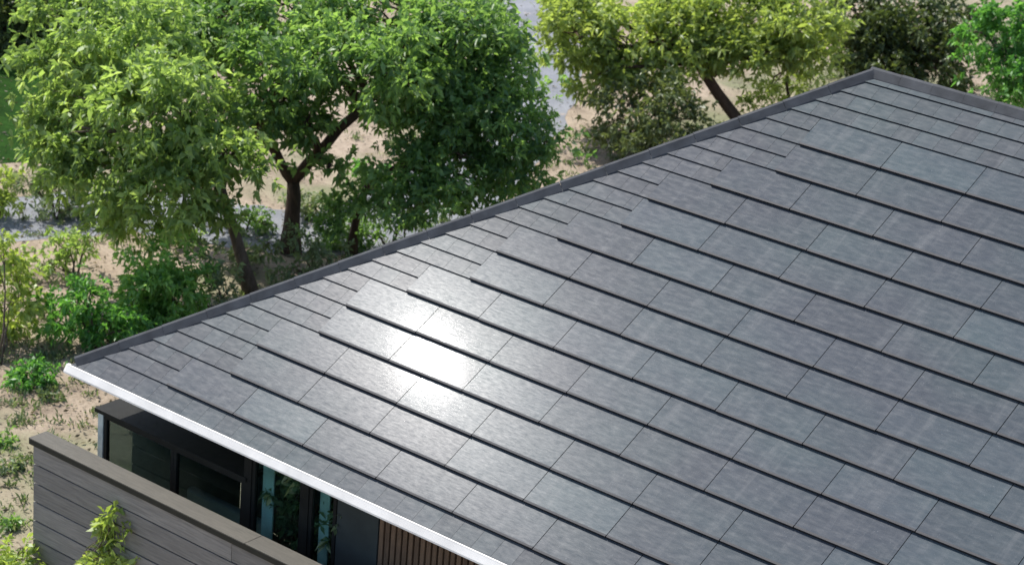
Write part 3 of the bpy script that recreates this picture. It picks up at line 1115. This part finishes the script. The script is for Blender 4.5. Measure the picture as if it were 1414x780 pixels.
shrub('dry grey-green scrub at the foot of the leaning trunk', G(305, 428),
      [lobe(285, 375, d, 34, 36), lobe(310, 400, d, 34, 26), lobe(270, 420, d, 26, 24)], 'sage', 14, 0.11, 0.02)
d = sd(440, 400)
shrub('pale olive scrub between the two thicker trunks beside the hip', G(440, 398),
      [lobe(420, 340, d, 34, 22), lobe(455, 352, d, 40, 20), lobe(390, 372, d, 34, 18), lobe(370, 335, d, 22, 20)], 'sage', 18, 0.11, 0.02)
for (x, y, rx, ry, lf, lab) in ((470, 318, 34, 20, 'mid', 'mid green shrub beside the foot of the forked trunk'),
                                (435, 285, 36, 16, 'sage', 'pale shrub behind the forked trunk'),
                                (520, 235, 30, 16, 'fresh', 'small bright green shrub glimpsed through the gap between the crowns'),
                                (345, 300, 30, 18, 'mid', 'green shrub between the leaning trunk and the forked trunk'),
                                (245, 318, 34, 14, 'bright', 'light green shrub on the path verge behind the rounded bush'),
                                (165, 262, 40, 18, 'bright', 'pale leafy shrub under the left crown on the far path verge'),
                                (330, 352, 26, 14, 'sage', 'thin grey-green scrub just behind the leaning trunk')):
    d = sd(x, y + ry)
    shrub(lab, G(x, y + ry), [lobe(x, y, d, rx, ry), lobe(x + rx * .5, y + ry * .4, d - .2, rx * .6, ry * .6)], lf, 30, 0.12, 0.02, clump=0.16)
d = sd(545, 350)
shrub('dark green shrub against the hip below the low crown', G(545, 345),
      [lobe(540, 305, d, 36, 18), lobe(575, 300, d, 30, 16), lobe(505, 322, d, 26, 12)], 'deep', 34, 0.12)
d = sd(10, 300)
shrub('yellow-green bush on the left edge beside the lawn', G(-5, 300),
      [lobe(-5, 245, d, 34, 20), lobe(10, 270, d, 26, 14), lobe(-40, 260, d, 40, 26)], 'lime', 30, 0.13)
d = sd(10, 470)
shrub('tall loose yellow-green shrub on the left edge opposite the rounded bush', G(0, 500),
      [lobe(15, 380, d, 36, 26), lobe(-5, 340, d, 26, 18), lobe(25, 410, d, 34, 16), lobe(0, 450, d, 36, 20), lobe(-40, 400, d, 40, 50)], 'lime', 36, 0.14, 0.02)
d = sd(45, 530)
shrub('small fresh green tuft on bare sand left of the roof corner', G(45, 532),
      [lobe(45, 515, d, 30, 10), lobe(20, 522, d, 20, 8), lobe(62, 520, d, 14, 7)], 'fresh', 40, 0.11, 0.012, clump=0.1)
for (x, y, rx, ry, lf, lab) in ((10, 612, 16, 9, 'deep', 'tiny dark tuft left of the screen wall end'),
                                (15, 728, 18, 12, 'deep', 'dark green seedling at the left edge beside the screen wall foot'),
                                (20, 650, 26, 8, 'sage', 'flat grey-green weed patch beside the screen wall end'),
                                (75, 552, 28, 7, 'sage', 'flat pale weed under the white gutter end')):
    d = sd(x, y)
    shrub(lab, G(x, y + 6), [lobe(x, y, d, rx, ry)], lf, 40, 0.10, 0.01, clump=0.08)
# young plant in front of the screen wall
pb = (0.55, -1.15, GZ)
dd = dist_h((0.55, -1.15, -1.7))
shrub('leafy yellow-green sprigs of a young plant in front of the screen wall', pb,
      [lobe(158, 722, dd, 26, 22), lobe(140, 770, dd, 34, 22), lobe(185, 775, dd, 26, 18), lobe(165, 820, dd, 50, 30)], 'lime', 52, 0.14, 0.02,
      group='young plants in front of the screen wall', per=6, clump=0.13)
shrub('low yellow-green leaves in the bottom left corner', (-0.75, -1.25, GZ),
      [lobe(22, 770, dist_h((-0.75, -1.25, -1.9)), 32, 18), lobe(-20, 790, dist_h((-0.75, -1.25, -1.9)), 40, 26), lobe(30, 820, dist_h((-0.75, -1.25, -1.9)), 50, 30)],
      'lime', 30, 0.12, 0.02, group='young plants in front of the screen wall', per=6, clump=0.13)

for (x, y) in ((-2.5, -3.3), (-3.3, -4.6)):  # unseen shrubs, added so the bay glass mirrors dark green instead of sand
    b0 = np.array([x, y, GZ])
    shrub('%s shrub out of view, added to darken the bay glass reflection' % ('dense dark' if x > -3 else 'wide dark'), b0,
          [(b0 + np.array([0, 0, .55]), (.6, .6, .5)), (b0 + np.array([.35, .2, .9]), (.45, .45, .4)), (b0 + np.array([-.4, .1, .8]), (.45, .45, .4))],
          'deep', 40, 0.12, group='unseen shrubs added for the glass reflection')

# ------------------------------------------------------------------ ground cover
n = 17000
px_ = RNG.uniform(-150, 1560, n); py_ = RNG.uniform(-60, 800, n)
PG = []
for a, b_ in zip(px_, py_):
    p = ground_at(a, b_)
    PG.append(p)
PG = np.array(PG)
PG[:, :2] += RNG.normal(size=(n, 2)) * 0.15
inside = (PG[:, 0] > -0.3) & (PG[:, 0] < 21.2) & (PG[:, 1] > -0.6) & (PG[:, 1] < 13.5)
PG = PG[~inside]
PG[:, 2] = GZ + 0.012 + RNG.random(len(PG)) * 0.02
Dg = RNG.normal(size=PG.shape); Dg[:, 2] = np.abs(Dg[:, 2]) * 0.25
Lg = 0.04 + 0.07 * RNG.random(len(PG))
o = leaf_mesh('leaf_litter', PG, Dg, Lg, Lg * 0.45, LEAF['dry'], None, None, 0.05)
tag(o, 'fallen dry leaves scattered over the sandy ground', None, None, 'stuff')
# grass tufts in patches
cent = np.array([ground_at(*q) for q in ((30, 440), (140, 500), (60, 480), (110, 520), (330, 430), (20, 560), (80, 590), (400, 395), (450, 385), (250, 460),
                                         (520, 350), (600, 310), (1290, 140), (1360, 130), (1350, 170), (820, 200), (860, 225), (970, 190), (5, 400), (20, 640),
                                         (30, 700), (60, 310), (160, 330), (240, 330), (560, 200), (900, 110), (1100, 150), (1150, 100), (1130, 60), (40, 270))])
ci = RNG.integers(0, len(cent), 560)
TC = cent[ci] + RNG.normal(size=(len(ci), 3)) * np.array([0.7, 0.7, 0])
PT = np.repeat(TC, 26, axis=0)
PT = PT + RNG.normal(size=PT.shape) * np.repeat(0.03 + 0.09 * RNG.random(len(TC)), 26)[:, None]
PT = PT[~((PT[:, 0] > -0.3) & (PT[:, 1] > -0.6) & (PT[:, 1] < 14))]
PT[:, 2] = GZ
Dt = RNG.normal(size=PT.shape) * 0.45; Dt[:, 2] = 1.0
Lt = 0.05 + 0.12 * RNG.random(len(PT))
o = leaf_mesh('grass', PT, Dt, Lt, Lt * 0.16 + 0.006, LEAF['sage'], None, None, 0.15)
tag(o, 'sparse grass tufts growing through the sand', None, None, 'stuff')

# ------------------------------------------------------------------ light
tilt = math.atan(STEP / E)
a_ = TH - tilt
Nn = np.array([0, -math.sin(a_), math.cos(a_)])
dv = ray(590, 497)
S = dv - 2 * (dv @ Nn) * Nn
S /= np.linalg.norm(S)
el = math.asin(S[2])
sun_d = bpy.data.lights.new('sun', 'SUN')
sun_d.energy = 4.2
sun_d.angle = R(0.53)
sun_d.color = (1.0, 0.965, 0.915)
sun = bpy.data.objects.new('sun', sun_d)
COL.objects.link(sun)
sun.rotation_euler = Vector(S).to_track_quat('Z', 'Y').to_euler()
sun.location = (0, 0, 40)

w = bpy.data.worlds.new('World')
scene.world = w
w.use_nodes = True
nt = w.node_tree
nt.nodes.clear()
wo = nt.nodes.new('ShaderNodeOutputWorld'); bg = nt.nodes.new('ShaderNodeBackground'); sk = nt.nodes.new('ShaderNodeTexSky')
sk.sky_type = 'NISHITA'
sk.sun_disc = False
sk.sun_elevation = el
sk.sun_rotation = math.atan2(S[0], S[1]) % (2 * math.pi)
sk.air_density = 1.0; sk.dust_density = 1.5; sk.ozone_density = 1.0
bg.inputs['Strength'].default_value = 0.15
nt.links.new(sk.outputs[0], bg.inputs[0]); nt.links.new(bg.outputs[0], wo.inputs[0])

scene.render.engine = 'CYCLES'
scene.cycles.use_denoising = True
scene.cycles.max_bounces = 7
scene.cycles.transparent_max_bounces = 8
scene.cycles.transmission_bounces = 4
scene.cycles.diffuse_bounces = 4
scene.cycles.sample_clamp_indirect = 6
scene.view_settings.view_transform = 'Standard'
scene.view_settings.look = 'None'
scene.view_settings.gamma = 1
scene.view_settings.exposure = 0.65
scene.view_settings.use_curve_mapping = False
